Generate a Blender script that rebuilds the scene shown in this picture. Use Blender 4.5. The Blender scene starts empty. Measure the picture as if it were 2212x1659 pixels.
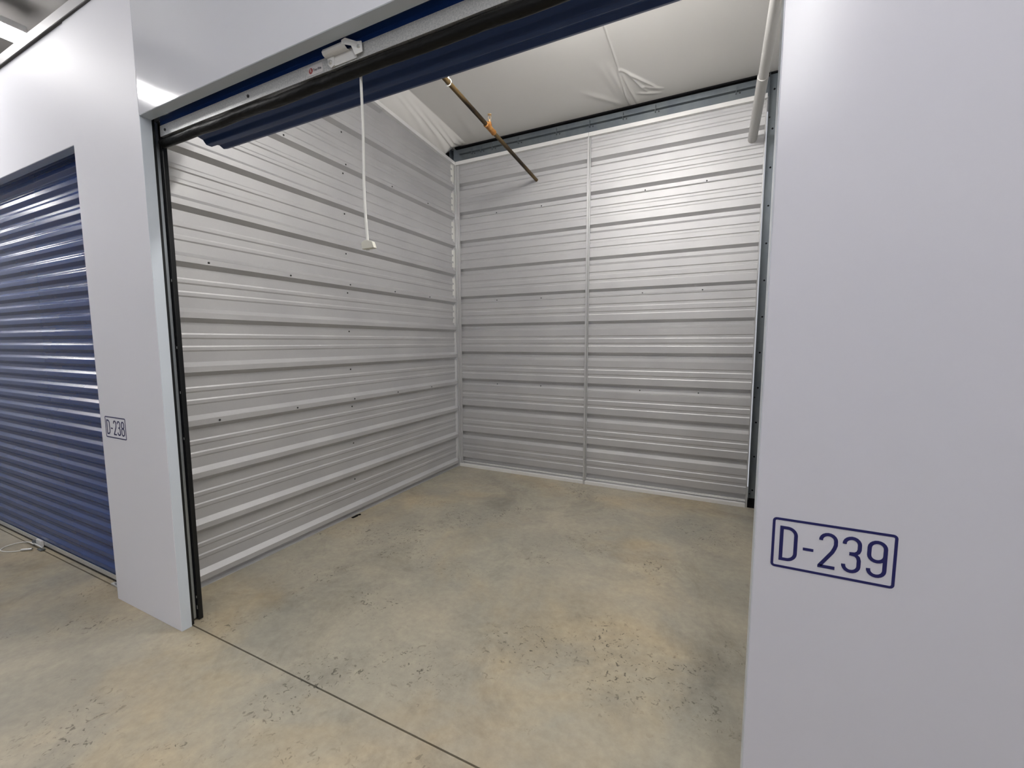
import bpy, bmesh, math, random
from mathutils import Vector, Matrix
random.seed(7)
S = bpy.context.scene
C = S.collection
PI = math.pi

# ------------------------------------------------------------------ camera
CAM = (2.345, -1.0684, 1.4276); YAW, PITCH, ROLL, FPX = 0.4523, -0.0976, -0.0024, 920.04
def cam_axes():
    r0 = Vector((math.cos(YAW), math.sin(YAW), 0))
    f = Vector((-math.sin(YAW)*math.cos(PITCH), math.cos(YAW)*math.cos(PITCH), math.sin(PITCH)))
    u0 = r0.cross(f)
    c, s = math.cos(ROLL), math.sin(ROLL)
    return c*r0 + s*u0, -s*r0 + c*u0, f
cd = bpy.data.cameras.new('camera'); cam = bpy.data.objects.new('camera', cd); C.objects.link(cam)
r_, u_, f_ = cam_axes()
cam.matrix_world = Matrix(((r_.x, u_.x, -f_.x, CAM[0]), (r_.y, u_.y, -f_.y, CAM[1]), (r_.z, u_.z, -f_.z, CAM[2]), (0, 0, 0, 1)))
cd.sensor_fit = 'HORIZONTAL'; cd.sensor_width = 36; cd.lens = FPX/2212*36; cd.clip_start = .02
S.camera = cam

# ------------------------------------------------------------------ light / exposure
LAMP = 34.0
W = bpy.data.worlds.new('world'); S.world = W; W.use_nodes = True
W.node_tree.nodes['Background'].inputs[0].default_value = (.9, .93, 1, 1)
W.node_tree.nodes['Background'].inputs[1].default_value = .25
S.view_settings.view_transform = 'Standard'; S.view_settings.look = 'None'
S.view_settings.gamma = 1; S.view_settings.use_curve_mapping = False
S.view_settings.exposure = 1.24

# ------------------------------------------------------------------ dimensions
H = 2.43; JD = .046; X1 = 2.433; XC = -.638; ZW = 3.005
D = 3.034; XL = -.349; XR = 2.61; ZB = 3.377
def zceil(y): return 3.53 + (3.034 - y)/12

# ------------------------------------------------------------------ materials
def mat(name, col, rough=.5, metal=0, spec=.5, bump=None, noise=None, coat=0):
    m = bpy.data.materials.new(name); m.use_nodes = True
    nt = m.node_tree; b = nt.nodes['Principled BSDF']
    b.inputs['Base Color'].default_value = (*col, 1); b.inputs['Roughness'].default_value = rough
    b.inputs['Metallic'].default_value = metal; b.inputs['Specular IOR Level'].default_value = spec
    if coat: b.inputs['Coat Weight'].default_value = coat; b.inputs['Coat Roughness'].default_value = .08
    tc = nt.nodes.new('ShaderNodeTexCoord')
    if noise:   # (scale, col2, (sx,sy,sz))
        n = nt.nodes.new('ShaderNodeTexNoise'); n.inputs['Scale'].default_value = noise[0]; n.inputs['Detail'].default_value = 6
        mp = nt.nodes.new('ShaderNodeMapping'); mp.inputs['Scale'].default_value = noise[2]
        nt.links.new(tc.outputs['Object'], mp.inputs[0]); nt.links.new(mp.outputs[0], n.inputs['Vector'])
        r = nt.nodes.new('ShaderNodeValToRGB'); r.color_ramp.elements[0].position = .35; r.color_ramp.elements[1].position = .65
        r.color_ramp.elements[0].color = (*col, 1); r.color_ramp.elements[1].color = (*noise[1], 1)
        nt.links.new(n.outputs[0], r.inputs[0]); nt.links.new(r.outputs[0], b.inputs['Base Color'])
    if bump:    # (scale, strength, distance, (sx,sy,sz))
        n = nt.nodes.new('ShaderNodeTexNoise'); n.inputs['Scale'].default_value = bump[0]; n.inputs['Detail'].default_value = bump[4] if len(bump) > 4 else 2
        mp = nt.nodes.new('ShaderNodeMapping'); mp.inputs['Scale'].default_value = bump[3]
        nt.links.new(tc.outputs['Object'], mp.inputs[0]); nt.links.new(mp.outputs[0], n.inputs['Vector'])
        bp = nt.nodes.new('ShaderNodeBump'); bp.inputs['Strength'].default_value = bump[1]; bp.inputs['Distance'].default_value = bump[2]
        nt.links.new(n.outputs[0], bp.inputs['Height']); nt.links.new(bp.outputs[0], b.inputs['Normal'])
    return m
def emit(name, col, s):
    m = bpy.data.materials.new(name); m.use_nodes = True; nt = m.node_tree
    b = nt.nodes['Principled BSDF']; b.inputs['Base Color'].default_value = (.9, .9, .9, 1)
    b.inputs['Emission Color'].default_value = (*col, 1); b.inputs['Emission Strength'].default_value = s
    return m
M = {}
M['pier_panel'] = mat('white_painted_steel_bowed_lit', (.80, .805, .86), .55, 0, .28, (1.1, .3, .02, (1, 1, .5), 1))  # same white paint, lightened to paint in light these panels lack
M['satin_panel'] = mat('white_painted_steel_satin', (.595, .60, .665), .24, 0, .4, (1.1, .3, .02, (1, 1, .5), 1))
M['white_panel'] = mat('white_painted_steel', (.67, .685, .735), .09, 0, .5, (1.3, .35, .02, (1, 1, .6), 1))
M['return'] = mat('white_steel_return', (.56, .61, .67), .3, .1, .5)
M['galv_wall'] = mat('galvalume_sheet', (.50, .50, .51), .56, .55, .5, (60, .10, .002, (1, 1, 1), 2), (3, (.54, .54, .545), (1, 1, 1)))
M['galv_trim'] = mat('galvanised_trim', (.78, .775, .765), .38, .25, .5, (50, .1, .002, (1, 1, 1)))  # base lightened to put the frame rails' sheen into the colour
M['stile'] = mat('galvanised_stile', (.52, .52, .525), .42, .45, .5)  # same frame steel left darker, without the rails' painted sheen
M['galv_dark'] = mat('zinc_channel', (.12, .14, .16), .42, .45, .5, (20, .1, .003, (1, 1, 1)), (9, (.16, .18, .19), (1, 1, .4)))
M['bar'] = mat('galvanised_bar', (.50, .51, .52), .38, .55, .5, (120, .25, .002, (.4, 1, 1)), (170, (.70, .70, .69), (1, 1, 1.6)))
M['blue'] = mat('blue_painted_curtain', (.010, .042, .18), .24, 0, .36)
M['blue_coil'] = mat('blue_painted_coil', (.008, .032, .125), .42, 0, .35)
M['black'] = mat('black_rubber', (.003, .003, .003), .45, 0, .25, (14, .5, .01, (1, 3, 3)))
M['black_guide'] = mat('black_guide_strip', (.004, .005, .006), .35, 0, .4)
M['track'] = mat('steel_track', (.35, .38, .41), .28, .85, .5)
M['dark'] = mat('dark_void', (.006, .006, .007), .9, 0, .1)
M['film'] = mat('white_vinyl_facing', (.70, .69, .665), .30, 0, .5, (2.2, .35, .02, (1, .7, 1), 2))
M['pvc'] = mat('grey_white_plastic_pipe', (.56, .555, .54), .5, 0, .4, None)
M['rust'] = mat('rusty_black_pipe', (.022, .014, .008), .6, .3, .4, (40, .5, .004, (1, 1, 1), 5), (9, (.13, .085, .035), (1, .35, 1)))
M['rust_fit'] = mat('orange_rust_fitting', (.30, .11, .02), .6, .25, .4, (60, .5, .004, (1, 1, 1), 5), (30, (.50, .25, .07), (1, 1, 1)))
M['brass'] = mat('pale_brass', (.65, .45, .25), .35, .7)
M['rope'] = mat('white_nylon', (.72, .72, .69), .7, 0, .3, (300, .4, .002, (1, 1, 1)))
M['plastic'] = mat('cream_plastic', (.58, .57, .50), .5, 0, .4)
M['navy'] = mat('navy_vinyl', (.012, .013, .10), .4, 0, .4)
M['screw'] = mat('dark_screw', (.03, .03, .03), .5, .3)
M['bright'] = mat('bright_zinc', (.65, .66, .66), .3, .8)
M['label'] = mat('label_paper', (.62, .60, .60), .5)
M['red'] = mat('label_red', (.30, .02, .015), .5)
M['ink'] = mat('label_ink', (.03, .025, .05), .5)
M['lamp_body'] = mat('lamp_housing', (.62, .62, .62), .4)
M['lamp'] = emit('lamp_diffuser', (1.0, .98, .965), LAMP)
M['lamp_dim'] = emit('dimmed_lamp_diffuser', (1.0, .965, .94), LAMP*.6)  # output turned down to keep the right panel from overexposing
M['lamp_bright'] = emit('boosted_lamp_diffuser', (1.0, .965, .92), LAMP*1.55)  # output turned up to brighten the unit interior
M['tab'] = mat('pale_closure', (.80, .80, .76), .5)
M['trim_grey'] = mat('grey_angle_trim', (.36, .355, .365), .5)
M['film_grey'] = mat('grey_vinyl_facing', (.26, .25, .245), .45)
M['bounce_wall'] = mat('plain_white_steel', (.80, .80, .80), .35)  # white raised so the unseen walls bounce more fill light

def concrete():
    m = bpy.data.materials.new('polished_concrete'); m.use_nodes = True; nt = m.node_tree; L = nt.links
    b = nt.nodes['Principled BSDF']; b.inputs['Specular IOR Level'].default_value = .35
    tc = nt.nodes.new('ShaderNodeTexCoord')
    def noise(s, d=6, rg=.55, dist=0, loc=(0, 0, 0)):
        mp = nt.nodes.new('ShaderNodeMapping'); mp.inputs['Location'].default_value = loc
        n = nt.nodes.new('ShaderNodeTexNoise'); n.inputs['Scale'].default_value = s; n.inputs['Detail'].default_value = d
        n.inputs['Roughness'].default_value = rg; n.inputs['Distortion'].default_value = dist
        L.new(tc.outputs['Object'], mp.inputs[0]); L.new(mp.outputs[0], n.inputs['Vector']); return n.outputs[0]
    def ramp(x, a, ca, c, cc):
        r = nt.nodes.new('ShaderNodeValToRGB'); e = r.color_ramp.elements
        e[0].position = a; e[1].position = c; e[0].color = (*ca, 1); e[1].color = (*cc, 1); L.new(x, r.inputs[0]); return r.outputs[0]
    def mix(t, a, bb, f=None, fx=1):
        n = nt.nodes.new('ShaderNodeMix'); n.data_type = 'RGBA'; n.blend_type = t
        if f is None: n.inputs[0].default_value = fx
        else: L.new(f, n.inputs[0])
        L.new(a, n.inputs[6]); L.new(bb, n.inputs[7]); return n.outputs[2]
    base = ramp(noise(1.1, 8, .6, .6), .36, (.335, .315, .257), .66, (.41, .367, .283))
    grey = ramp(noise(2.3, 8, .62, .8, (3, 1, 0)), .40, (.84, .85, .88), .60, (1, 1, 1))
    c = mix('MULTIPLY', base, grey)
    dark = ramp(noise(1.5, 10, .72, .7, (7.3, 2, 0)), .52, (1, 1, 1), .72, (.66, .66, .67))
    c = mix('MULTIPLY', c, dark)
    tan = ramp(noise(.9, 6, .6, .4, (11, 4, 0)), .5, (1, 1, 1), .66, (1.10, 1.0, .86)); c = mix('MULTIPLY', c, tan)
    fine = ramp(noise(26, 8, .7), .3, (.86, .86, .86), .7, (1.08, 1.08, 1.07)); c = mix('MULTIPLY', c, fine)
    # gritty specks
    patch = ramp(noise(1.9, 4, .6, 0, (1, 9, 0)), .5, (0, 0, 0), .62, (1, 1, 1))
    sp = ramp(noise(38, 3, .55, 1.2, (5, 5, 0)), .60, (0, 0, 0), .66, (.8, .8, .8))
    spk = mix('MULTIPLY', patch, sp)
    dk = nt.nodes.new('ShaderNodeRGB'); dk.outputs[0].default_value = (.06, .052, .04, 1)
    c = mix('MIX', c, dk.outputs[0], spk)
    L.new(c, b.inputs['Base Color'])
    rr = ramp(noise(3, 6, .6), .3, (.36, .36, .36), .7, (.6, .6, .6)); L.new(rr, b.inputs['Roughness'])
    bp = nt.nodes.new('ShaderNodeBump'); bp.inputs['Strength'].default_value = .18; bp.inputs['Distance'].default_value = .003
    L.new(noise(14, 8, .65), bp.inputs['Height']); L.new(bp.outputs[0], b.inputs['Normal'])
    return m
M['concrete'] = concrete()

# ------------------------------------------------------------------ helpers
def tag(o, label=None, cat=None, group=None, kind=None):
    if label: o['label'] = label
    if cat: o['category'] = cat
    if group: o['group'] = group
    if kind: o['kind'] = kind
    return o
def empty(name, loc=(0, 0, 0)):
    o = bpy.data.objects.new(name, None); C.objects.link(o); o.location = loc; o.empty_display_size = .1; return o
class MB:
    def __init__(s): s.v = []; s.f = []
    def add(s, vs, fs):
        n = len(s.v); s.v += [tuple(v) for v in vs]; s.f += [tuple(i + n for i in f) for f in fs]; return s
    def box(s, x0, x1, y0, y1, z0, z1):
        return s.add([(x, y, z) for z in (z0, z1) for y in (y0, y1) for x in (x0, x1)],
                     [(0, 2, 3, 1), (4, 5, 7, 6), (0, 1, 5, 4), (2, 6, 7, 3), (0, 4, 6, 2), (1, 3, 7, 5)])
    def prism(s, pts, a, b, axis):      # closed convex-ish polygon pts in the two other axes, extruded from a to b
        n = len(pts)
        def p(q, t): return {'x': (t, q[0], q[1]), 'y': (q[0], t, q[1]), 'z': (q[0], q[1], t)}[axis]
        return s.add([p(q, a) for q in pts] + [p(q, b) for q in pts],
                     [tuple(range(n))[::-1], tuple(range(n, 2*n))] + [(i, (i+1) % n, n + (i+1) % n, n + i) for i in range(n)])
    def sheet(s, prof, t, a, b, axis, slope=None):   # open profile with thickness vector t (2d), extruded
        n = len(prof); back = [(p[0] + t[0], p[1] + t[1]) for p in prof]
        def p(q, w): return {'x': (w, q[0], q[1]), 'y': (q[0], w, q[1]), 'z': (q[0], q[1], w)}[axis]
        vs = [p(q, a) for q in prof] + [p(q, b) for q in prof] + [p(q, a) for q in back] + [p(q, b) for q in back]
        fs = []
        for i in range(n-1):
            fs += [(i, i+1, n+i+1, n+i), (2*n+i, 3*n+i, 3*n+i+1, 2*n+i+1), (i, 2*n+i, 2*n+i+1, i+1), (n+i, n+i+1, 3*n+i+1, 3*n+i)]
        fs += [(0, n, 3*n, 2*n), (n-1, 3*n-1, 4*n-1, 2*n-1)]
        return s.add(vs, fs)
    def tube(s, path, r, seg=12, cap=True):
        P = [Vector(p) for p in path]; n = len(P); rings = []
        up = Vector((0, 0, 1))
        for i, p in enumerate(P):
            d = (P[min(i+1, n-1)] - P[max(i-1, 0)]).normalized()
            u = up if abs(d.dot(up)) < .95 else Vector((1, 0, 0))
            a = d.cross(u).normalized(); b = d.cross(a)
            rr = r[i] if isinstance(r, (list, tuple)) else r
            rings.append([p + rr*(math.cos(2*PI*k/seg)*a + math.sin(2*PI*k/seg)*b) for k in range(seg)])
        vs = [q for R in rings for q in R]; fs = []
        for i in range(n-1):
            for k in range(seg): fs.append((i*seg+k, i*seg+(k+1) % seg, (i+1)*seg+(k+1) % seg, (i+1)*seg+k))
        if cap: fs += [tuple(range(seg))[::-1], tuple(range((n-1)*seg, n*seg))]
        return s.add(vs, fs)
    def build(s, name, m, parent=None, smooth=False, bevel=0):
        me = bpy.data.meshes.new(name); me.from_pydata(s.v, [], s.f); me.validate(); 
        bm = bmesh.new(); bm.from_mesh(me); bmesh.ops.recalc_face_normals(bm, faces=bm.faces); bm.to_mesh(me); bm.free()
        if smooth:
            for p in me.polygons: p.use_smooth = True
            try: me.set_sharp_from_angle(angle=math.radians(40))
            except Exception: pass
        me.materials.append(M[m] if isinstance(m, str) else m)
        o = bpy.data.objects.new(name, me); C.objects.link(o)
        if parent is not None: o.parent = parent; o.matrix_parent_inverse = Matrix.Translation(-Vector(parent.location))
        if bevel:
            b = o.modifiers.new('bevel', 'BEVEL'); b.width = bevel; b.segments = 2; b.limit_method = 'ANGLE'
        return o
def copy_at(o, parent, off):
    c = o.copy(); C.objects.link(c); c.parent = parent
    c.matrix_parent_inverse = o.matrix_parent_inverse.copy(); c.location = o.location + Vector(off); return c
def inst(name, me, loc, parent=None, rot=(0, 0, 0)):
    o = bpy.data.objects.new(name, me); C.objects.link(o)
    if parent is not None: o.parent = parent; o.matrix_parent_inverse = Matrix.Translation(-Vector(parent.location))
    o.location = loc; o.rotation_euler = rot; return o

# ------------------------------------------------------------------ floor (two slabs with a sawn joint)
fl = MB()
JY = .052
fl.box(-9, 9, -4.0, JY - .0035, -.12, 0); fl.box(-9, 9, JY + .0035, D + .6, -.12, 0); fl.box(-9, 9, -4.0, D + .6, -.3, -.115)
tag(fl.build('floor', 'concrete'), 'grey beige concrete slab with a sawn joint along the door line', kind='structure')

def rib_curtain_back(y, z0, z1, depth=.016, pitch=.0836):
    pts = []; z = z0
    while z < z1:
        for dz, dd in ((0, 0), (.025, 0), (.044, -depth), (.065, -depth)):
            if z + dz < z1: pts.append((y + dd, z + dz))
        z += pitch
    return pts
# ------------------------------------------------------------------ front wall made of panels
wf = empty('wall_front', (0, 0, 0)); tag(wf, 'glossy white steel panelled front wall between the units', kind='structure')
def panel(x0, x1, z0, z1, y0=0., y1=.040, m='white_panel'):
    return MB().box(x0 + .0012, x1 - .0012, y0, y1, z0, z1).build('panel', m, wf, bevel=.0016)
panel(XC, 0, 0, ZW, m='pier_panel')                       # pier between the two doors
panel(0, X1, H, ZW)                       # above the open door
panel(X1, X1 + .64, 0, ZW, m='satin_panel')                # pier on the right
panel(XC - 2.44, XC, H, ZW, .003, m='pier_panel')         # above the closed door
panel(XC - 2.44 - .64, XC - 2.44, 0, ZW)
panel(XC - 2.44 - .64 - 3, XC - 2.44 - .64, 0, ZW); panel(X1 + .64, X1 + 3.6, 0, ZW)
# panel behind the seam lines so no light leaks
MB().box(XC + .02, -.02, .041, .045, .0, ZW).build('backing', 'white_panel', wf)
# jamb returns and soffits
def ret(b): return b.build('jamb_return', 'return', wf, bevel=.001)
ret(MB().box(-.003, 0.0, .0012, JD, 0, H - .001))
ret(MB().box(X1, X1 + .003, .0012, JD, 0, H - .001))
ret(MB().box(-.001, X1 + .001, .0006, JD, H - .002, H - .0005))
ret(MB().box(XC - 2.44, XC - .0005, .0036, JD, H - .002, H - .0005))
ret(MB().box(XC - .0012, XC + .003, .0005, JD, 0, H))
ret(MB().box(XC - 2.443, XC - 2.4388, .0005, JD, 0, H))
# top trim
MB().prism([(-.012, 3.006), (-.012, 3.056), (.05, 3.056), (.05, 3.052), (-.008, 3.052), (-.008, 3.006)], -6.7, 6, 'x').build('top_trim', 'trim_grey', wf)
# unseen far side of the corridor and its ends; doors added to darken reflections
wo = empty('wall_back_of_corridor', (0, -4, 0)); tag(wo, 'unseen white corridor wall opposite the units with navy doors added for reflections', kind='structure')
MB().box(-9, 9, -4.0, -3.94, 0, 3.0).build('panel', 'bounce_wall', wo)
for i in range(6):
    x0 = XC - 2.44 + 3.08*(i - 2)
    MB().sheet(rib_curtain_back(-3.925, .03, H), (-.0008, 0), max(-8.95, x0), min(8.95, x0 + 2.44), 'x').build('added_door_curtain', 'blue', wo)
tag(MB().box(-9.05, -9, -4.0, D + .6, 0, 4.3).build('wall_left_end', 'bounce_wall'), 'white wall closing the corridor on the left', kind='structure')
tag(MB().box(9, 9.05, -4.0, D + .6, 0, 4.3).build('wall_right_end', 'bounce_wall'), 'white wall closing the corridor on the right', kind='structure')

# ------------------------------------------------------------------ corrugated sheets
PITCH_R = .3048
def rib_profile(k0, k1, hgt, zr, start=None, end=None, minor=.004):
    """list of (depth, z); zr = z of lower crown corner of rib 0; depth along outward side"""
    pts = []
    for k in range(k0, k1 + 1):
        c = zr + .0165 + PITCH_R*k
        pts += [(0, c - .0405), (hgt, c - .0155), (hgt, c + .0155), (0, c + .0405)]
        for q in (.383, .617):
            m = c + PITCH_R*q
            pts += [(0, m - .017), (minor, m - .009), (minor, m + .009), (0, m + .017)]
    out = []
    lo = start if start is not None else -1e9; hi = end if end is not None else 1e9
    def interp(z):
        for a, b in zip(pts, pts[1:]):
            if a[1] <= z <= b[1]:
                t = (z - a[1])/(b[1] - a[1] + 1e-9); return (a[0] + t*(b[0] - a[0]), z)
        return (0, z)
    out = [interp(lo)] + [p for p in pts if lo < p[1] < hi] + [interp(hi)]
    return out
# --- left wall
wl = empty('wall_left', (XL, 1.5, 0)); tag(wl, 'ribbed silver metal left wall of the open unit', kind='structure')
ZRL = .043
laps = [.012, ZRL + .033 + 3*PITCH_R, ZRL + .033 + 6*PITCH_R, ZRL + .033 + 9*PITCH_R, 3.36]
for i in range(4):
    a, b = laps[i], laps[i+1]
    off = XL
    pr = [(off + p[0], p[1]) for p in rib_profile(-1, 12, .032, ZRL, a, b + (.018 if i < 3 else 0))]
    if i: pr = [(p[0] + .0012, p[1]) if p[1] < a + .02 else p for p in pr]
    o = MB().sheet(pr, (-.0008, 0), .118, 2.992, 'y').build('panel', 'galv_wall', wl)
# stepped filler above the last sheet, following the roof slope
def ztop(y): return 3.372 + (3.034 - y)*.066
mb = MB(); vs = [(XL + .001, .118, 3.33), (XL + .001, 2.992, 3.33), (XL + .001, 2.992, ztop(2.992) - .03), (XL + .001, .118, ztop(.118) - .03)]
mb.add(vs + [(x - .0015, y, z) for x, y, z in vs], [(0, 1, 2, 3), (7, 6, 5, 4), (0, 4, 5, 1), (1, 5, 6, 2), (2, 6, 7, 3), (3, 7, 4, 0)])
mb.build('panel', 'galv_wall', wl)
for zc in (ZRL + .0165 + PITCH_R*11,):
    MB().sheet([(XL + .001, zc - .038), (XL + .033, zc - .0165), (XL + .033, zc + .0165), (XL + .001, zc + .038)], (-.0008, 0), .118, 1.9, 'y').build('rib', 'galv_wall', wl)
# base and top rails of the left wall
MB().prism([(XL + .0015, 0), (XL + .022, 0), (XL + .022, .006), (XL + .004, .008), (XL + .0015, .014)], .118, 3.02, 'y').build('base_channel', 'galv_wall', wl)
def rail(x0, x1, y0, y1, h):
    m = MB(); 
    v = [(x, y, ztop(y) - dz) for y in (y0, y1) for (x, dz) in ((x0, h), (x1, h), (x1, 0), (x0, 0))]
    m.add(v, [(3, 2, 1, 0), (4, 5, 6, 7), (0, 1, 5, 4), (1, 2, 6, 5), (2, 3, 7, 6), (3, 0, 4, 7)]); return m
rail(XL - .03, XL + .036, .118, D - .004, .034).build('top_rail', 'galv_trim', wl, bevel=.002)
# trim flange tabs per rib bay, coloured pale for the light on them
for k in range(5, 11):
    z0 = ZRL + .033 + PITCH_R*k + .045
    hgt = PITCH_R - .12
    pts = []
    n = 9
    left = [(2.966 + .004*math.sin(1.3*q + k), z0 + hgt*q/n) for q in range(n + 1)]
    poly = left + [(3.030, z0 + hgt), (3.030, z0)]
    MB().prism(poly, XL + .002, XL + .0035, 'x').build('lit_flange_tab', 'tab' if k > 5 else 'galv_trim', wl)
MB().box(XL - .002, XL - .001, 2.98, D + .05, 0, 3.37).build('corner_flashing', 'galv_trim', wl)
# screws
def screw_mesh(name, r, h, axis):
    m = MB(); seg = 8
    prof = [(r, 0), (r, h*.35), (r*.72, h*.8), (0.0001, h)]
    vs = []; fs = []
    for (rr, d) in prof:
        for k in range(seg):
            a = 2*PI*k/seg; c, s_ = rr*math.cos(a), rr*math.sin(a)
            vs.append({'x': (d, c, s_), '-y': (c, -d, s_), '-x': (-d, c, s_)}[axis])
    for i in range(3):
        for k in range(seg): fs.append((i*seg+k, i*seg+(k+1) % seg, (i+1)*seg+(k+1) % seg, (i+1)*seg+k))
    m.add(vs, fs)
    me = bpy.data.meshes.new(name); me.from_pydata(m.v, [], m.f); return me
sx = screw_mesh('screw', .0062, .005, 'x'); sx.materials.append(M['screw'])
sy = screw_mesh('screw', .0062, .005, '-y'); sy.materials.append(M['screw'])
for k in (3, 6, 9):
    for y in (.424, .947, 1.472, 1.994, 2.509):
        inst('screw', sx, (XL + .0325, y, ZRL + .0145 + PITCH_R*k), wl)
for k in range(1, 12):
    inst('screw', sx, (XL + .0005, 1.47, ZRL + .045 + PITCH_R*k + .2 - .2*0 - .155 + 0.0), wl) if False else inst('screw', sx, (XL + .0008, 1.47, .296 + .3055*(k - 1)), wl)

# --- back wall (seen from the reverse side, so the ribs are grooves)
wb = empty('wall_back', (1.16, D, 0)); tag(wb, 'ribbed silver metal back wall in two framed bays', kind='structure')
YB = D + .012
ZG = .028 + .0225
laps = [.03, .943, 1.858, 2.773, 3.36]
XM = 1.1635
for (xa, xb) in ((XL + .03, XM - .004), (XM + .004, XR - .004)):
    for i in range(4):
        a, b = laps[i], laps[i+1]
        pr = []
        for p in rib_profile(-1, 12, .032, ZG, a, b): pr.append((YB + p[0] if p[0] > .01 else YB + p[0], p[1]))
        if i: pr = [(p[0], p[1]) for p in pr]; pr[0] = (pr[0][0] + .004, pr[0][1])
        if i < 3: pr[-1] = (pr[-1][0] - .0012, pr[-1][1]); pr.append((YB - .0015, b + .004))
        MB().sheet(pr, (.0008, 0), xa, xb, 'x').build('panel', 'galv_wall', wb)
def fr(b, n='frame_rail'): return b.build(n, 'galv_trim' if n == 'frame_rail' else 'stile', wb, bevel=.0015)
XS = XL + .020
fr(MB().box(XS + .018, XM - .010, D - .022, D + .04, 0, .033)); fr(MB().box(XM + .010, XR - .012, D - .022, D + .04, 0, .033))
fr(MB().box(XS + .018, XM - .0015, D - .022, D + .04, ZB - .036, ZB)); fr(MB().box(XM + .0015, XR - .004, D - .022, D + .04, ZB - .036, ZB))
fr(MB().box(XS, XS + .0175, D - .022, D + .04, 0, ZB - .037), 'frame_stile')
fr(MB().box(XS + .0175, XS + .044, D - .004, D + .011, .034, ZB - .037), 'frame_stile')
fr(MB().prism([(XM - .0095, .002), (XM - .0095, ZB - .05), (XM + .001, ZB - .037), (XM + .0095, ZB - .037), (XM + .0095, .002), (XM, -.0)], D - .024, D + .02, 'y'), 'frame_stile')
fr(MB().box(XM + .0098, XM + .018, D - .004, D + .011, .034, ZB - .037), 'frame_stile')
fr(MB().box(XR - .011, XR - .003, D - .018, D + .04, 0, ZB - .04), 'frame_stile')
# thin bright lip along the bottom
for a, b in ((XS + .044, XM - .012), (XM + .019, XR - .013)): MB().box(a, b, D + .0, D + .0125, .056, .0605).build('sill_lip', 'galv_trim', wb)
for z in (.976 - .006, 1.888 - .006, 2.803 - .003):
    for x in (.152, .667, 1.68, 2.19): inst('screw', sy, (x, YB + .0315, z), wb)
# zinc beam above the back wall
bm_ = empty('trim_1', (1.2, D, ZB)); tag(bm_, 'dark zinc channel beam above the back wall under the ceiling', kind='structure')
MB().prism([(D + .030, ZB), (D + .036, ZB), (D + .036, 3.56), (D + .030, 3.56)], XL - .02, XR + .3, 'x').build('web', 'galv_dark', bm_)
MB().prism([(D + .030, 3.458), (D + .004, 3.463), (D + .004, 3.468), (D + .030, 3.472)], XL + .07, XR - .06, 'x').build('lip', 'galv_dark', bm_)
MB().box(XL + .02, XR + .2, D - .01, D + .029, 3.520, 3.532).build('dark_gap_strip', 'dark', bm_)  # black strip put in for the shade of the gap under the ceiling
for x in (-.13, -.02, .12, .42, .83, 1.16, 1.47, 1.75, 2.38):
    MB().box(x, x + .004, D + .001, D + .029, 3.44, 3.50).build('clip', 'galv_dark', bm_)
    inst('screw', sy, (x + .03, D + .029, 3.447), bm_)
# short stub stud in the back left corner
tag(MB().prism([(XL - .075, D + .03), (XL - .07, D + .03), (XL - .07, D + .075), (XL - .02, D + .075), (XL - .02, D + .08), (XL - .075, D + .08)], 0, 3.55, 'z').build('trim_2', 'galv_dark'), 'narrow zinc stud in the back left corner', kind='structure')
tag(MB().box(XL - .6, XL - .09, D + .10, D + .11, 0, 3.56).build('gap_shade', 'dark'), 'black sheet standing in for the shaded gap behind the corner', kind='structure')  # black sheet put in for the shade inside the corner gap

# right hand corner post with holes
cp = empty('trim_3', (XR + .03, D, 0)); tag(cp, 'perforated zinc post in the back right corner', kind='structure')
MB().sheet([(XR + .005, D - .06), (XR + .005, D + .004), (XR + .155, D + .004), (XR + .155, D - .02)], (.002, .002), .085, 3.52, 'z').build('post', 'galv_dark', cp)
MB().box(XR + .004, XR + .15, D - .008, D + .002, 0, .085).build('post_foot', 'dark', cp)
hm = MB().tube([(0, 0, 0), (0, -.0012, 0)], .0075, 10); hme = bpy.data.meshes.new('hole'); hme.from_pydata(hm.v, [], hm.f); hme.materials.append(M['dark'])
for i in range(12): inst('screw_hole', hme, (XR + .038 + (.004 if i > 4 else 0), D + .0035, .155 + .2955*i), cp)
for i in (0, 3, 11): inst('bolt', sy, (XR + .018, D + .004, .12 + .28*i), cp)

# right wall of the unit
wr = empty('wall_right', (XR, 1.5, 0)); tag(wr, 'ribbed silver metal right wall of the open unit', kind='structure')
XRW = XR + .165
for i, (a, b) in enumerate([(.012, .95), (.95, 1.86), (1.86, 2.78), (2.78, 3.5)]):
    pr = [(XRW - p[0], p[1]) for p in rib_profile(-1, 12, .032, ZRL, a, b)]
    MB().sheet(pr, (.0008, 0), .118, D - .07, 'y').build('panel', 'galv_wall', wr)

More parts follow.
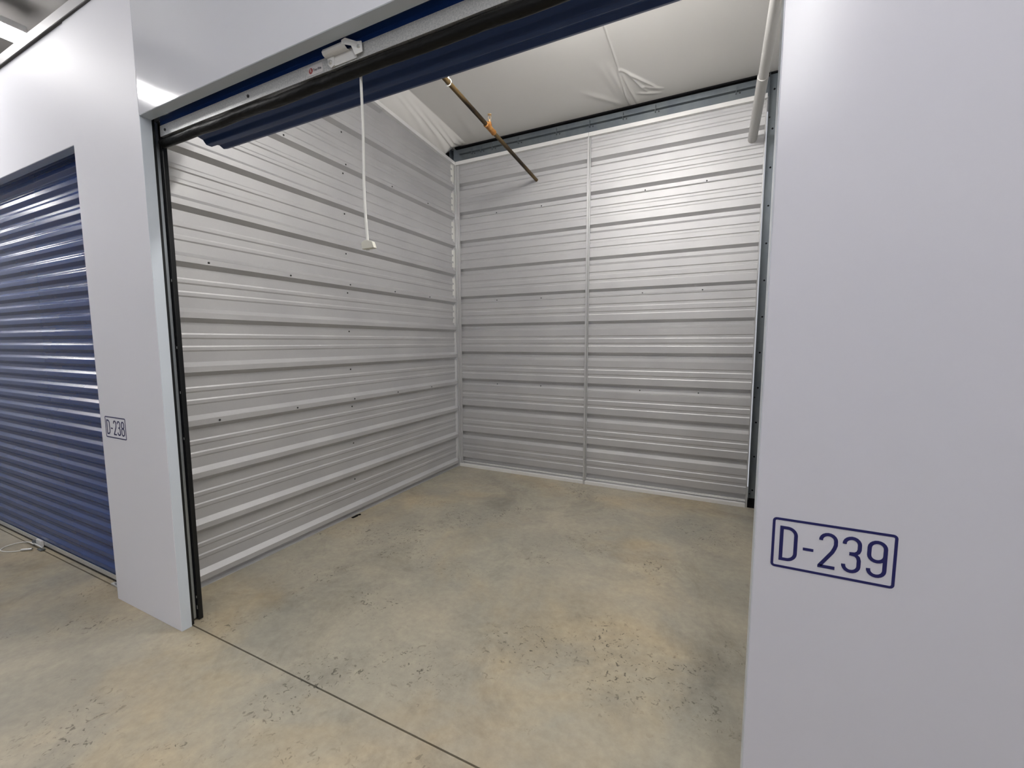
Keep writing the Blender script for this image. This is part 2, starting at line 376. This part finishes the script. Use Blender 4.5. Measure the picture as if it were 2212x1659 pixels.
# ------------------------------------------------------------------ ceiling: white faced insulation blanket
def ceiling_unit():
    X0, X1c, Y0, Y1 = -.36, 3.0, -.1, D + .03
    nx, ny = 620, 300
    vs = []; fs = []
    rnd = random.Random(3)
    # creases: (x0,y0,x1,y1,width,height) - height positive hangs down
    cr = [(1.545, 2.535, 1.78, 2.86, .010, .012), (1.60, 2.62, 1.70, 2.88, .011, .012), (1.66, 2.80, 1.83, 2.90, .008, .009),
          (1.62, 2.88, 1.80, 2.95, .010, .008), (1.47, 2.45, 1.53, 2.93, .022, .010), (1.53, 2.54, 1.536, 3.0, .007, .018), (1.545, 2.55, 1.60, 3.0, .012, .010), (1.40, 2.4, 1.50, 2.95, .03, .006), (1.2, 2.7, 1.50, 3.0, .03, .006)]
    def seg(x, y, c):
        ax, ay, bx, by, w, h = c
        dx, dy = bx - ax, by - ay; L2 = dx*dx + dy*dy
        t = max(0, min(1, ((x-ax)*dx + (y-ay)*dy)/L2)); d2 = (x-ax-t*dx)**2 + (y-ay-t*dy)**2
        return h*math.exp(-d2/(w*w))*(.35 + .65*math.sin(PI*min(1, max(0, t))) if 0 < t < 1 else .35)
    for j in range(ny + 1):
        y = Y0 + (Y1 - Y0)*j/ny
        for i in range(nx + 1):
            x = X0 + (X1c - X0)*(i/nx)
            z = zceil(y) + .004
            # seam overlap
            if y < 2.55: z -= .010*math.exp(-((x - 1.535 - .004*math.sin(3*y))/.0045)**2) + (.003 if x > 1.535 else 0)*min(1, (2.55 - y)/.5)
            for c in cr:
                if abs(x - c[0]) < .5 and y > 2.2: z -= seg(x, y, c)
            # gentle billows
            z -= (.012*math.sin(1.9*x + .6)*math.sin(1.3*y + .4) + .006*math.sin(4.1*x + 1.3*y))*min(1, max(0, (D - y)/.8))
            # drape down to left wall rail, pulled up again at the very back corner
            lift = max(0., min(1., (y - 2.86)/.16)); xs_ = -.17
            if x < xs_:
                t = (xs_ - x)/.19; drop = (zceil(y) - ztop(y) - .006)*(1 - lift)
                z -= drop*(t**.9)
                amp = .012*max(0, (y - 1.9)/1.1)*(1 - lift)
                z += amp*math.sin(19*(y - 1.25*t) + 1.2*math.sin(9*t))*max(0, 1 - abs(2*t - 1))
            if -.2 < x < .15 and y > 2.2:   # long shallow folds running into the corner
                q = (x + .2)/.35; s_ = max(0, (y - 2.2)/.83)*(1 - lift)
                z += .004*s_*math.sin(34*x - 9*(D - y))*max(0, 1 - abs(2*q - 1))
            vs.append((x, y, z))
    for j in range(ny):
        for i in range(nx):
            a = j*(nx+1) + i; fs.append((a, a+1, a+nx+2, a+nx+1))
    m = MB(); m.v = vs; m.f = fs
    o = m.build('ceiling', 'film', None, smooth=False)
    for p in o.data.polygons: p.use_smooth = True
    tag(o, 'white vinyl faced insulation ceiling with a taped seam and creases', kind='structure')
ceiling_unit()
m = MB()
def slab(x0, x1, y0, y1):
    v = [(x, y, zceil(y) + dz) for dz in (.03, .09) for y in (y0, y1) for x in (x0, x1)]
    m.add(v, [(0, 2, 3, 1), (4, 5, 7, 6), (0, 1, 5, 4), (2, 6, 7, 3), (0, 4, 6, 2), (1, 3, 7, 5)])
slab(-9, 9, -4.0, D + .6)
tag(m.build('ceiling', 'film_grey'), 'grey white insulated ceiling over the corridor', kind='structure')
tag(MB().box(-9, XL - .3, D + .5, D + .6, 0, 4).build('wall_far_left', 'bounce_wall'), 'plain wall behind the closed unit', kind='structure')
# purlin strip and cable above the corridor
tag(MB().tube([(-3.2, .15, zceil(.15) - .03), (-1.2, .15, zceil(.15) - .03)], .001, 4).build('trim_4', 'lamp_body'), 'thin bead under the corridor ceiling', kind='structure') if False else None

# ------------------------------------------------------------------ roll-up door, open unit
def rib_curtain(y, z0, z1, depth=.016, pitch=.0836, ph=0):
    """corrugated curtain profile as (y,z) going up: face flat / slope / groove flat / slope"""
    pts = []; z = z0 + ph
    while z < z1:
        for dz, dd in ((.001, -.0006), (.004, 0), (.025, 0), (.029, -.001), (.044, -depth + .001), (.048, -depth), (.061, -depth), (.066, -depth + .0012)):
            if z + dz < z1: pts.append((y - dd, z + dz))
        z += pitch
    return pts
dr = empty('roll_up_door', (X1/2, .08, H)); tag(dr, 'navy blue roll-up door rolled open above the unit marked D-239', 'door')
# coil
n = 480; cy, cz, R0 = .275, 2.607, .196
prof = []
for i in range(n):
    a = 2*PI*i/n; q = (a*15/(2*PI)) % 1
    w = .008*max(-1, min(1, 1.7*math.cos(2*PI*q)))
    prof.append((cy + (R0 + w)*math.sin(a), cz - (R0 + w)*math.cos(a)))
mb = MB(); inner = [(cy + .14*math.sin(2*PI*i/n), cz - .14*math.cos(2*PI*i/n)) for i in range(n)]
v = [(x, p[0], p[1]) for x in (.02, X1 - .02) for p in prof] + [(x, p[0], p[1]) for x in (.02, X1 - .02) for p in inner]
f = []
for i in range(n):
    j = (i+1) % n
    f += [(i, j, n+j, n+i), (2*n+i, 3*n+i, 3*n+j, 2*n+j), (i, 2*n+i, 2*n+j, j), (n+i, n+j, 3*n+j, 3*n+i)]
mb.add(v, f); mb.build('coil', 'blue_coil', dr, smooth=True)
MB().tube([(-.03, cy, cz), (X1 + .03, cy, cz)], .03, 16).build('axle', 'galv_trim', dr, smooth=True)
MB().tube([(.022, cy, cz), (.03, cy, cz)], .138, 40).build('drum_wheel', 'galv_dark', dr)
MB().tube([(X1 - .03, cy, cz), (X1 - .022, cy, cz)], .138, 40).build('drum_wheel', 'galv_dark', dr)
pr = [(.0765, 2.405)] + rib_curtain(.0765, 2.428, 2.60, .010)
MB().sheet(pr, (.0008, 0), .004, X1 - .004, 'x').build('curtain', 'blue', dr)
# bottom bar: galvanised angle
YF = .070; ZT, ZBt = 2.4105, 2.3640
MB().prism([(YF, ZBt), (YF, ZT), (YF + .003, ZT), (YF + .003, ZBt + .004), (YF + .040, ZBt + .004), (YF + .040, ZBt)], .012, X1 - .012, 'x').build('bottom_bar', 'bar', dr, bevel=.0008)
for x in (.055, .65, 1.85, X1 - .055): inst('rivet', (lambda me: me)(sy), (x, YF, ZBt + .022), dr)
# rubber bulb seal
mb = MB(); nx = 160; seg = 14; vs = []; fs = []
for i in range(nx + 1):
    x = -.005 + (X1 + .01)*i/nx
    wob = .004*math.sin(5.2*x + .5) + .003*math.sin(13*x) + .0045*math.exp(-((x - 1.04)/.035)**2) - .006*math.exp(-((x-.42)/.12)**2)
    for k in range(seg):
        a = 2*PI*k/seg
        ry = .019; rz = .0195 + (.0015*math.sin(40*x + 3*math.sin(a)) if math.cos(a) > -.2 else 0)
        vs.append((x, YF + .016 + ry*math.sin(a) + wob*.5, ZBt - .0195 + rz*math.cos(a) + min(0, wob)))
for i in range(nx):
    for k in range(seg): fs.append((i*seg+k, i*seg+(k+1) % seg, (i+1)*seg+(k+1) % seg, (i+1)*seg+k))
fs += [tuple(range(seg)), tuple(range(nx*seg, (nx+1)*seg))]
mb.add(vs, fs); mb.build('rubber_seal', 'black', dr, smooth=True)
# pull handle pressed from sheet
hd = MB()
hx0, hx1 = 1.085, 1.245
hd.box(hx0 + .018, hx1 - .02, YF - .004, YF - .0005, ZBt + .004, ZBt + .040)
hp = hd.build('handle', 'galv_trim', dr, bevel=.001)
gp = [(YF - .004, ZBt + .036), (YF - .014, ZBt + .034), (YF - .023, ZBt + .038), (YF - .027, ZBt + .046), (YF - .023, ZBt + .054), (YF - .014, ZBt + .058)]
MB().sheet(gp, (.0015, .002), hx0 + .004, hx1 - .052, 'x').build('grip', 'galv_trim', hp, smooth=True)
lug = [(hx1 - .062, ZBt + .056), (hx1 - .048, ZBt + .061), (hx1 - .012, ZBt + .048), (hx1 + .006, ZBt + .046), (hx1 + .010, ZBt + .012), (hx1 - .018, ZBt + .006), (hx1 - .030, ZBt + .036), (hx1 - .062, ZBt + .044)]
mb = MB()
def lugy(x): return YF - .006 - .020*max(0, min(1, (hx1 - .005 - x)/.05))
v = [(x, lugy(x), z) for x, z in lug] + [(x, lugy(x) - .0025, z) for x, z in lug]; k = len(lug)
mb.add(v, [tuple(range(k)), tuple(range(k, 2*k))[::-1]] + [(i, (i+1) % k, k + (i+1) % k, k + i) for i in range(k)])
mb.build('lug', 'galv_trim', hp, bevel=.0008)
MB().prism([(hx0 + .006, ZBt + .046), (hx0 + .040, ZBt + .046), (hx0 + .040, ZBt + .006), (hx0 + .026, ZBt - .001), (hx0 + .012, ZBt + .012)], YF - .008, YF - .0045, 'y').build('lug', 'galv_trim', hp, bevel=.0008)
for x, z, yy in ((hx0 + .024, ZBt + .018, YF - .008), (hx1 - .004, ZBt + .030, YF - .0085)):
    o = MB().tube([(x, yy, z), (x, yy - .006, z)], [.0075, .005], 10).build('bolt', 'bright', hp, smooth=True)
MB().tube([(hx1 - .003, YF - .0086, ZBt + .042), (hx1 - .003, YF - .0092, ZBt + .042)], .005, 10).build('bolt_hole', 'dark', hp)

def text_mesh(body, size, m, name, parent, loc, rot=(PI/2, 0, 0), ext=.0003, xs=1):
    cu = bpy.data.curves.new(name, 'FONT'); cu.body = body; cu.size = size; cu.extrude = ext; cu.resolution_u = 3
    t = bpy.data.objects.new(name, cu); C.objects.link(t)
    dg = bpy.context.evaluated_depsgraph_get(); me = bpy.data.meshes.new_from_object(t.evaluated_get(dg))
    bpy.data.objects.remove(t)
    me.materials.clear(); me.materials.append(M[m])
    o = inst(name, me, loc, parent, rot); o.scale = (xs, 1, 1); return o
# maker's sticker on the bar
st = MB().box(.990, 1.062, YF - .0008, YF - .0002, ZBt + .006, ZBt + .036).build('sticker', 'label', dr)
MB().tube([(1.003, YF - .0009, ZBt + .021), (1.003, YF - .0013, ZBt + .021)], .0095, 24).build('logo_disc', 'red', st)
text_mesh('R', .017, 'label', 'printed_letter', st, (.9985, YF - .0017, ZBt + .0155))
text_mesh('Trac-Rite', .0125, 'ink', 'printed_text', st, (1.0145, YF - .0011, ZBt + .0165), xs=.86)

# pull rope with plastic tag
rp = empty('pull_rope', (1.208, .1, 2.33)); tag(rp, 'white pull rope hanging from the raised door', 'rope')
path = []
for i in range(25):
    t = i/24; z = 2.352 - t*(2.352 - 1.787)
    path.append((1.2055 + .006*math.sin(2.2*PI*t)*t + .001 + .002*t, .1, z))
MB().tube(path, .0047, 10).build('cord', 'rope', rp, smooth=True)
tg = [(1.186, 1.779), (1.210, 1.786), (1.236, 1.779), (1.250, 1.757), (1.188, 1.757)]
tg = [(1.188, 1.781), (1.2105, 1.789), (1.238, 1.780), (1.247, 1.757), (1.190, 1.757)]
MB().prism(tg, .092, .108, 'y').build('pull_tag', 'plastic', rp, bevel=.002)
MB().box(1.204, 1.218, .099, .104, 1.7535, 1.757).build('knot', 'rope', rp)

# ------------------------------------------------------------------ door guides
def guide(x, s, label):
    g = empty('door_guide', (x, .075, 0)); tag(g, label, 'track', None)
    def B(x0, x1, *r): return MB().box(min(x + s*x0, x + s*x1), max(x + s*x0, x + s*x1), *r)
    B(-.052, -.010, .0475, .062, 0, H + .02).build('wear_strip', 'black_guide', g, bevel=.002)
    B(-.058, -.052, .0475, .112, 0.02, H + .02).build('channel', 'track', g)
    B(-.052, -.034, .0625, .0875, .01, H + .01).build('bead', 'track', g, bevel=.004)
    B(-.052, -.031, .088, .0892, .015, H + .02).build('channel_flange', 'black_guide', g)
    B(-.052, -.022, .0895, .112, .0, H + .02).build('wear_strip', 'black_guide', g, bevel=.004)
    for z in (.06, .12, .95, 1.18, 1.72, 1.4):
        o = B(-.030, -.024, .0878, .0885, z, z + (.02 if z < .1 else .012)); o.build('rivet', 'bright', g)
    return g
guide(0, 1, 'black lined steel door guide on the left of the open unit')
guide(X1, -1, 'black lined steel door guide on the right of the open unit')
# filler between the left guide and left wall
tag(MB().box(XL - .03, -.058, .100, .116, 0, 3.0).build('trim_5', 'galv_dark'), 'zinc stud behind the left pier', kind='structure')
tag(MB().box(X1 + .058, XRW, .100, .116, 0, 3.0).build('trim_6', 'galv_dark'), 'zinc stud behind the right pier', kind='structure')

# ------------------------------------------------------------------ closed door of the next unit
d2 = empty('roll_up_door', (XC - 1.22, .08, 0)); tag(d2, 'navy blue roll-up door closed beside the sign D-238', 'door')
pr = [(.082, .040)] + rib_curtain(.080, .0508, 2.55, .016, .0836, .0)
MB().sheet(pr, (.0008, 0), XC - 2.43, XC - .01, 'x').build('curtain', 'blue', d2)
MB().prism([(.074, .018), (.074, .046), (.077, .046), (.077, .022), (.11, .022), (.11, .018)], XC - 2.43, XC - .012, 'x').build('bottom_bar', 'bar', d2)
MB().prism([(.078, 0), (.076, .010), (.080, .018), (.104, .018), (.108, .010), (.106, 0)], XC - 2.43, XC - .012, 'x').build('rubber_seal', 'black', d2)
# guide foot bracket at the right
MB().prism([(XC - .21, .001), (XC - .015, .001), (XC - .015, .065)], .058, .062, 'y').build('foot_bracket', 'galv_dark', d2)
MB().box(XC - .215, XC - .008, .050, .072, .0, .008).build('threshold_cleat', 'bright', d2)
# handle / slide latch in the middle of the bar
lt = MB().box(-1.955, -1.865, .060, .073, .010, .050).build('latch', 'galv_trim', d2, bevel=.001)
MB().tube([(-1.99, .050, .022), (-1.80, .050, .022)], .0055, 10).build('slide_bolt', 'bright', lt, smooth=True)
MB().box(-1.86, -1.80, .035, .060, .004, .010).build('latch_lug', 'galv_dark', lt)
MB().box(-1.975, -1.955, .045, .073, .008, .040).build('latch_lug', 'galv_dark', lt)
# wire seal loop lying on the floor
ws = empty('cable_seal', (-2.0, .02, 0)); tag(ws, 'white cable loop seal lying on the floor by the closed door', 'seal')
P = [(-1.925, .040, .028), (-1.965, .038, .030), (-2.02, .042, .022), (-2.09, .035, .010), (-2.125, .0, .005), (-2.12, -.045, .004), (-2.07, -.080, .004), (-1.99, -.062, .004), (-1.92, -.012, .006), (-1.89, .012, .012), (-1.88, .022, .014)]
def catmull(P, n=8):
    out = []
    Q = [P[0]] + P + [P[-1]]
    for i in range(1, len(Q) - 2):
        for k in range(n):
            t = k/n; out.append(tuple(.5*((2*Q[i][a]) + (-Q[i-1][a] + Q[i+1][a])*t + (2*Q[i-1][a] - 5*Q[i][a] + 4*Q[i+1][a] - Q[i+2][a])*t*t + (-Q[i-1][a] + 3*Q[i][a] - 3*Q[i+1][a] + Q[i+2][a])*t**3) for a in range(3)))
    return out + [P[-1]]
MB().tube(catmull(P), .0030, 8).build('cable', 'rope', ws, smooth=True)
MB().tube([(-1.935, -.018, .008), (-1.875, .018, .012)], .0075, 10).build('seal_body', 'bright', ws, smooth=True)

# ------------------------------------------------------------------ unit number signs
def stroke(pts, w, closed=False):
    """ribbon of width w round a 2d polyline -> quads (front) with thickness handled later"""
    n = len(pts); L = []; Rr = []
    for i in range(n):
        a = pts[(i-1) % n] if (closed or i > 0) else pts[i]; b = pts[(i+1) % n] if (closed or i < n-1) else pts[i]
        p = pts[i]
        d1 = Vector((p[0]-a[0], p[1]-a[1])); d2_ = Vector((b[0]-p[0], b[1]-p[1]))
        d1 = d1.normalized() if d1.length > 1e-9 else None; d2_ = d2_.normalized() if d2_.length > 1e-9 else None
        if d1 is None: d1 = d2_
        if d2_ is None: d2_ = d1
        n1 = Vector((-d1.y, d1.x)); n2 = Vector((-d2_.y, d2_.x)); m_ = n1 + n2
        m_ = m_.normalized() if m_.length > 1e-6 else n1
        s = w/2/max(.45, m_.dot(n1))
        L.append((p[0] + m_.x*s, p[1] + m_.y*s)); Rr.append((p[0] - m_.x*s, p[1] - m_.y*s))
    return L, Rr
def arc(cx, cy, rx, ry, a0, a1, n=10):
    return [(cx + rx*math.cos(math.radians(a0 + (a1-a0)*i/n)), cy + ry*math.sin(math.radians(a0 + (a1-a0)*i/n))) for i in range(n + 1)]
def glyph(ch, w, h):
    r = w/2
    if ch == 'D': return [([(0, 0), (0, h), (w*.40, h)] + arc(w*.40, h - w*.6, w*.6, w*.6, 85, 0) + arc(w*.40, w*.6, w*.6, w*.6, 0, -85) + [(w*.40, 0)], True)]
    if ch == '-': return [([(0, h*.43), (w, h*.43)], False)]
    if ch == '2': return [(arc(r, h - r*1.0, r, r, 185, 0) + [(w, h*.70), (w*.93, h*.60), (w*.80, h*.48), (0, h*.015), (0, 0), (w*1.02, 0)], False)]
    if ch == '3': return [(arc(r, h - r, r, r, 185, 0) + [(w, h*.68), (w*.93, h*.60), (w*.75, h*.545), (w*.36, h*.53)], False), ([(w*.36, h*.53), (w*.75, h*.515), (w*.93, h*.45), (w, h*.36)] + arc(r, r, r, r, 0, -185), False)]
    if ch == '9': return [(arc(r, h - r, r, r, 0, 180) + arc(r, h*.43 + r, r, r, 180, 360), True), ([(w, h*.8)] + arc(r, r, r, r, 0, -185), False)]
    if ch == '8':
        r2 = r*.9; return [(arc(r, h - r2, r2, r2, 0, 180) + arc(r, h*.53 + r2, r2, r2, 180, 360), True), (arc(r, h*.53 - r, r, r, 0, 180) + arc(r, r, r, r, 180, 360), True)]
def ribbon(name, strokes, w, x0, z0, y, parent, m='navy'):
    mb = MB(); th = .0006
    for pts, closed in strokes:
        L, R_ = stroke(pts, w, closed); n = len(pts)
        v = [(x0 + p[0], y, z0 + p[1]) for p in L] + [(x0 + p[0], y, z0 + p[1]) for p in R_] + [(x0 + p[0], y - th, z0 + p[1]) for p in L] + [(x0 + p[0], y - th, z0 + p[1]) for p in R_]
        f = []
        for i in range(n if closed else n-1):
            j = (i+1) % n
            f += [(2*n+i, 3*n+i, 3*n+j, 2*n+j), (i, j, n+j, n+i), (i, 2*n+i, 2*n+j, j), (n+i, n+j, 3*n+j, 3*n+i)]
        if not closed: f += [(0, n, 3*n, 2*n), (n-1, 3*n-1, 4*n-1, 2*n-1)]
        mb.add(v, f); th += .00004
    return mb.build(name, m, parent)
def sign(x, z, txt, label):
    g = empty('unit_number_sign', (x, 0, z)); tag(g, label, 'sign')
    w, h = .2145, .1131; r = .008; bw = .0052
    pts = []
    for cx, cy_, a in ((w - r, h - r, 0), (r, h - r, 90), (r, r, 180), (w - r, r, 270)): pts += arc(cx, cy_, r - bw/2, r - bw/2, a, a + 90, 5)
    ribbon('border', [(pts, True)], bw, x, z, -.0002, g)
    hh = .0715; sw = .0068
    for ch, ox, ww in zip(txt, (.0180, .0580, .0890, .1295, .1708), (.0265, .0190, .0260, .0255, .0260)):
        nm = {'-': 'hyphen'}.get(ch, 'character')
        ribbon(nm, glyph(ch, ww, hh), sw if ch != '-' else .0062, x + ox, z + .0205, -.0002, g)
sign(2.4665, .9302, 'D-239', 'navy outlined unit number D-239 on the right white pier')
sign(-.5878, .9302, 'D-238', 'navy outlined unit number D-238 on the middle white pier')

# ------------------------------------------------------------------ sprinkler pipe
sp = empty('sprinkler_pipe', (.625, 2.0, 3.13)); tag(sp, 'rusty sprinkler pipe running under the ceiling into the back wall', 'pipe')
def pz(y): return 3.048 + (3.03 - y)/12
MB().tube([(.625, y, pz(y)) for y in (.15, 1.0, 2.02)], .0165, 16).build('pipe_run', 'rust', sp, smooth=True)
MB().tube([(.625, y, pz(y)) for y in (2.14, 2.6, YB + .03)], .0160, 16).build('pipe_run', 'rust', sp, smooth=True)
MB().tube([(.625, y, pz(y)) for y in (2.01, 2.015, 2.03, 2.12, 2.145, 2.15)], [.017, .023, .021, .021, .023, .017], 16).build('tee_fitting', 'rust_fit', sp, smooth=True)
MB().tube([(.625, 2.075, pz(2.075) + dz) for dz in (.0, .028, .030, .045)], [.018, .018, .014, .014], 12).build('tee_branch', 'rust_fit', sp, smooth=True)
hdv = MB(); z0 = pz(2.075) + .045
hdv.tube([(.625, 2.075, z0), (.625, 2.075, z0 + .02)], .008, 8)
for s_ in (-1, 1): hdv.tube([(.625 + .008*s_, 2.075, z0 + .018), (.625 + .014*s_, 2.075, z0 + .035), (.625 + .004*s_, 2.075, z0 + .055)], .0025, 6)
hdv.tube([(.625, 2.075, z0 + .055), (.625, 2.075, z0 + .059)], .016, 12)
hdv.build('sprinkler_head', 'brass', sp)
# hanger near the front
yh = 1.50
MB().tube([(.625 + .022*math.cos(a), yh, pz(yh) + .022*math.sin(a)) for a in [i*PI/10 for i in range(21)]], .0035, 6).build('hanger_ring', 'tab', sp)
MB().tube([(.625, yh, pz(yh) + .022), (.625, yh, zceil(yh) - .0)], .006, 8).build('hanger_rod', 'tab', sp, smooth=True)

# white pipe by the right wall
wp = empty('white_pipe', (2.52, 2.3, 3.1)); tag(wp, 'white plastic pipe running along the top of the right wall', 'pipe')
def wz(y): return 3.065 + (3.03 - y)/12
MB().tube([(2.519 + .0128*(3 - y), y, wz(y)) for y in (.3, 1.2, 2.28)], .0305, 20).build('pipe_run', 'pvc', wp, smooth=True)
MB().tube([(2.517 + .0128*(3 - y), y, wz(y) - .002) for y in (2.26, 2.6, YB + .02)], .0335, 20).build('pipe_run', 'pvc', wp, smooth=True)
tag(wp, None)

# scrap of grit at the foot of the left wall
db = MB(); rnd = random.Random(5)
for k in range(5):
    x, y = XL + .037 + .008*rnd.random(), 1.38 + .016*k
    db.prism([(x, y), (x + .016, y + .004), (x + .018, y + .018), (x + .004, y + .022)], 0.0, .004 + .004*rnd.random(), 'z')
o = db.build('debris_scrap', 'dark'); tag(o, 'dark scrap of debris lying at the foot of the ribbed left wall', 'debris')

# ------------------------------------------------------------------ corridor lights
def fixture(x, y1, label, z=3.58, lamp='lamp', along='y', group=True):
    L = 1.22 if along == 'x' else 1.98; y0 = y1 - L
    cx_, cy_ = (x, (y0 + y1)/2) if along == 'y' else (y1 - L/2, x)
    g = empty('ceiling_light', (cx_, cy_, z)); tag(g, label, 'light')
    hw = .056
    if along == 'x': P = lambda p: (p[1], p[0], p[2])
    else: P = lambda p: p
    def fin(mb, *a, **k): mb.v = [P(p) for p in mb.v]; return mb.build(*a, **k)
    fin(MB().prism([(x - hw, z + .006), (x - hw*.8, z + .058), (x + hw*.8, z + .058), (x + hw, z + .006)], y0, y1, 'y'), 'housing', 'lamp_body', g, bevel=.004)
    pts = arc(x, z - .0, hw*1.0, .054, 180, 360, 14)
    fin(MB().prism(pts, y0 + .012, y1 - .012, 'y'), 'diffuser', lamp, g)
    w = MB()
    for i in range(9):
        y = y0 + .02 + (L - .04)*i/8
        w.tube([(p[0], y, p[1]) for p in arc(x, z + .004, hw + .008, .068, 180, 360, 12)], .0022, 6)
    for a in (200, 235, 270, 305, 340):
        px, pz_ = x + (hw + .008)*math.cos(math.radians(a)), z + .004 + .068*math.sin(math.radians(a))
        w.tube([(px, y0 + .0, pz_), (px, y1 + .006, pz_)], .0022, 6)
    fin(w, 'wire_guard', 'bright', g)
    for yy in (y1 - .25, y0 + .25):
        zc = zceil(yy if along == 'y' else x) + .03
        fin(MB().tube([(x, yy, z + .05), (x, yy, zc)], .004, 6), 'hanger_rod', 'lamp_body', g)
fixture(-2.16, .34, 'caged strip light hanging at the top left above the corridor')
fixture(2.73, .34, 'caged strip light above the right pier', lamp='lamp_dim')
fixture(2.73, -1.75, 'caged strip light over the middle of the corridor')
fixture(-7.1, .34, 'caged strip light far down the corridor to the left')
fixture(7.6, .34, 'caged strip light far down the corridor to the right')
fixture(1.05, 2.25, 'caged strip light above the rolled door inside the open unit', z=3.40, along='x', lamp='lamp_bright')
tag(MB().box(-2.30, -2.02, .02, .05, zceil(.05) - .03, zceil(.02) + .02).build('trim_7', 'lamp_body'), 'short white strut under the ceiling above the lamp', kind='structure')
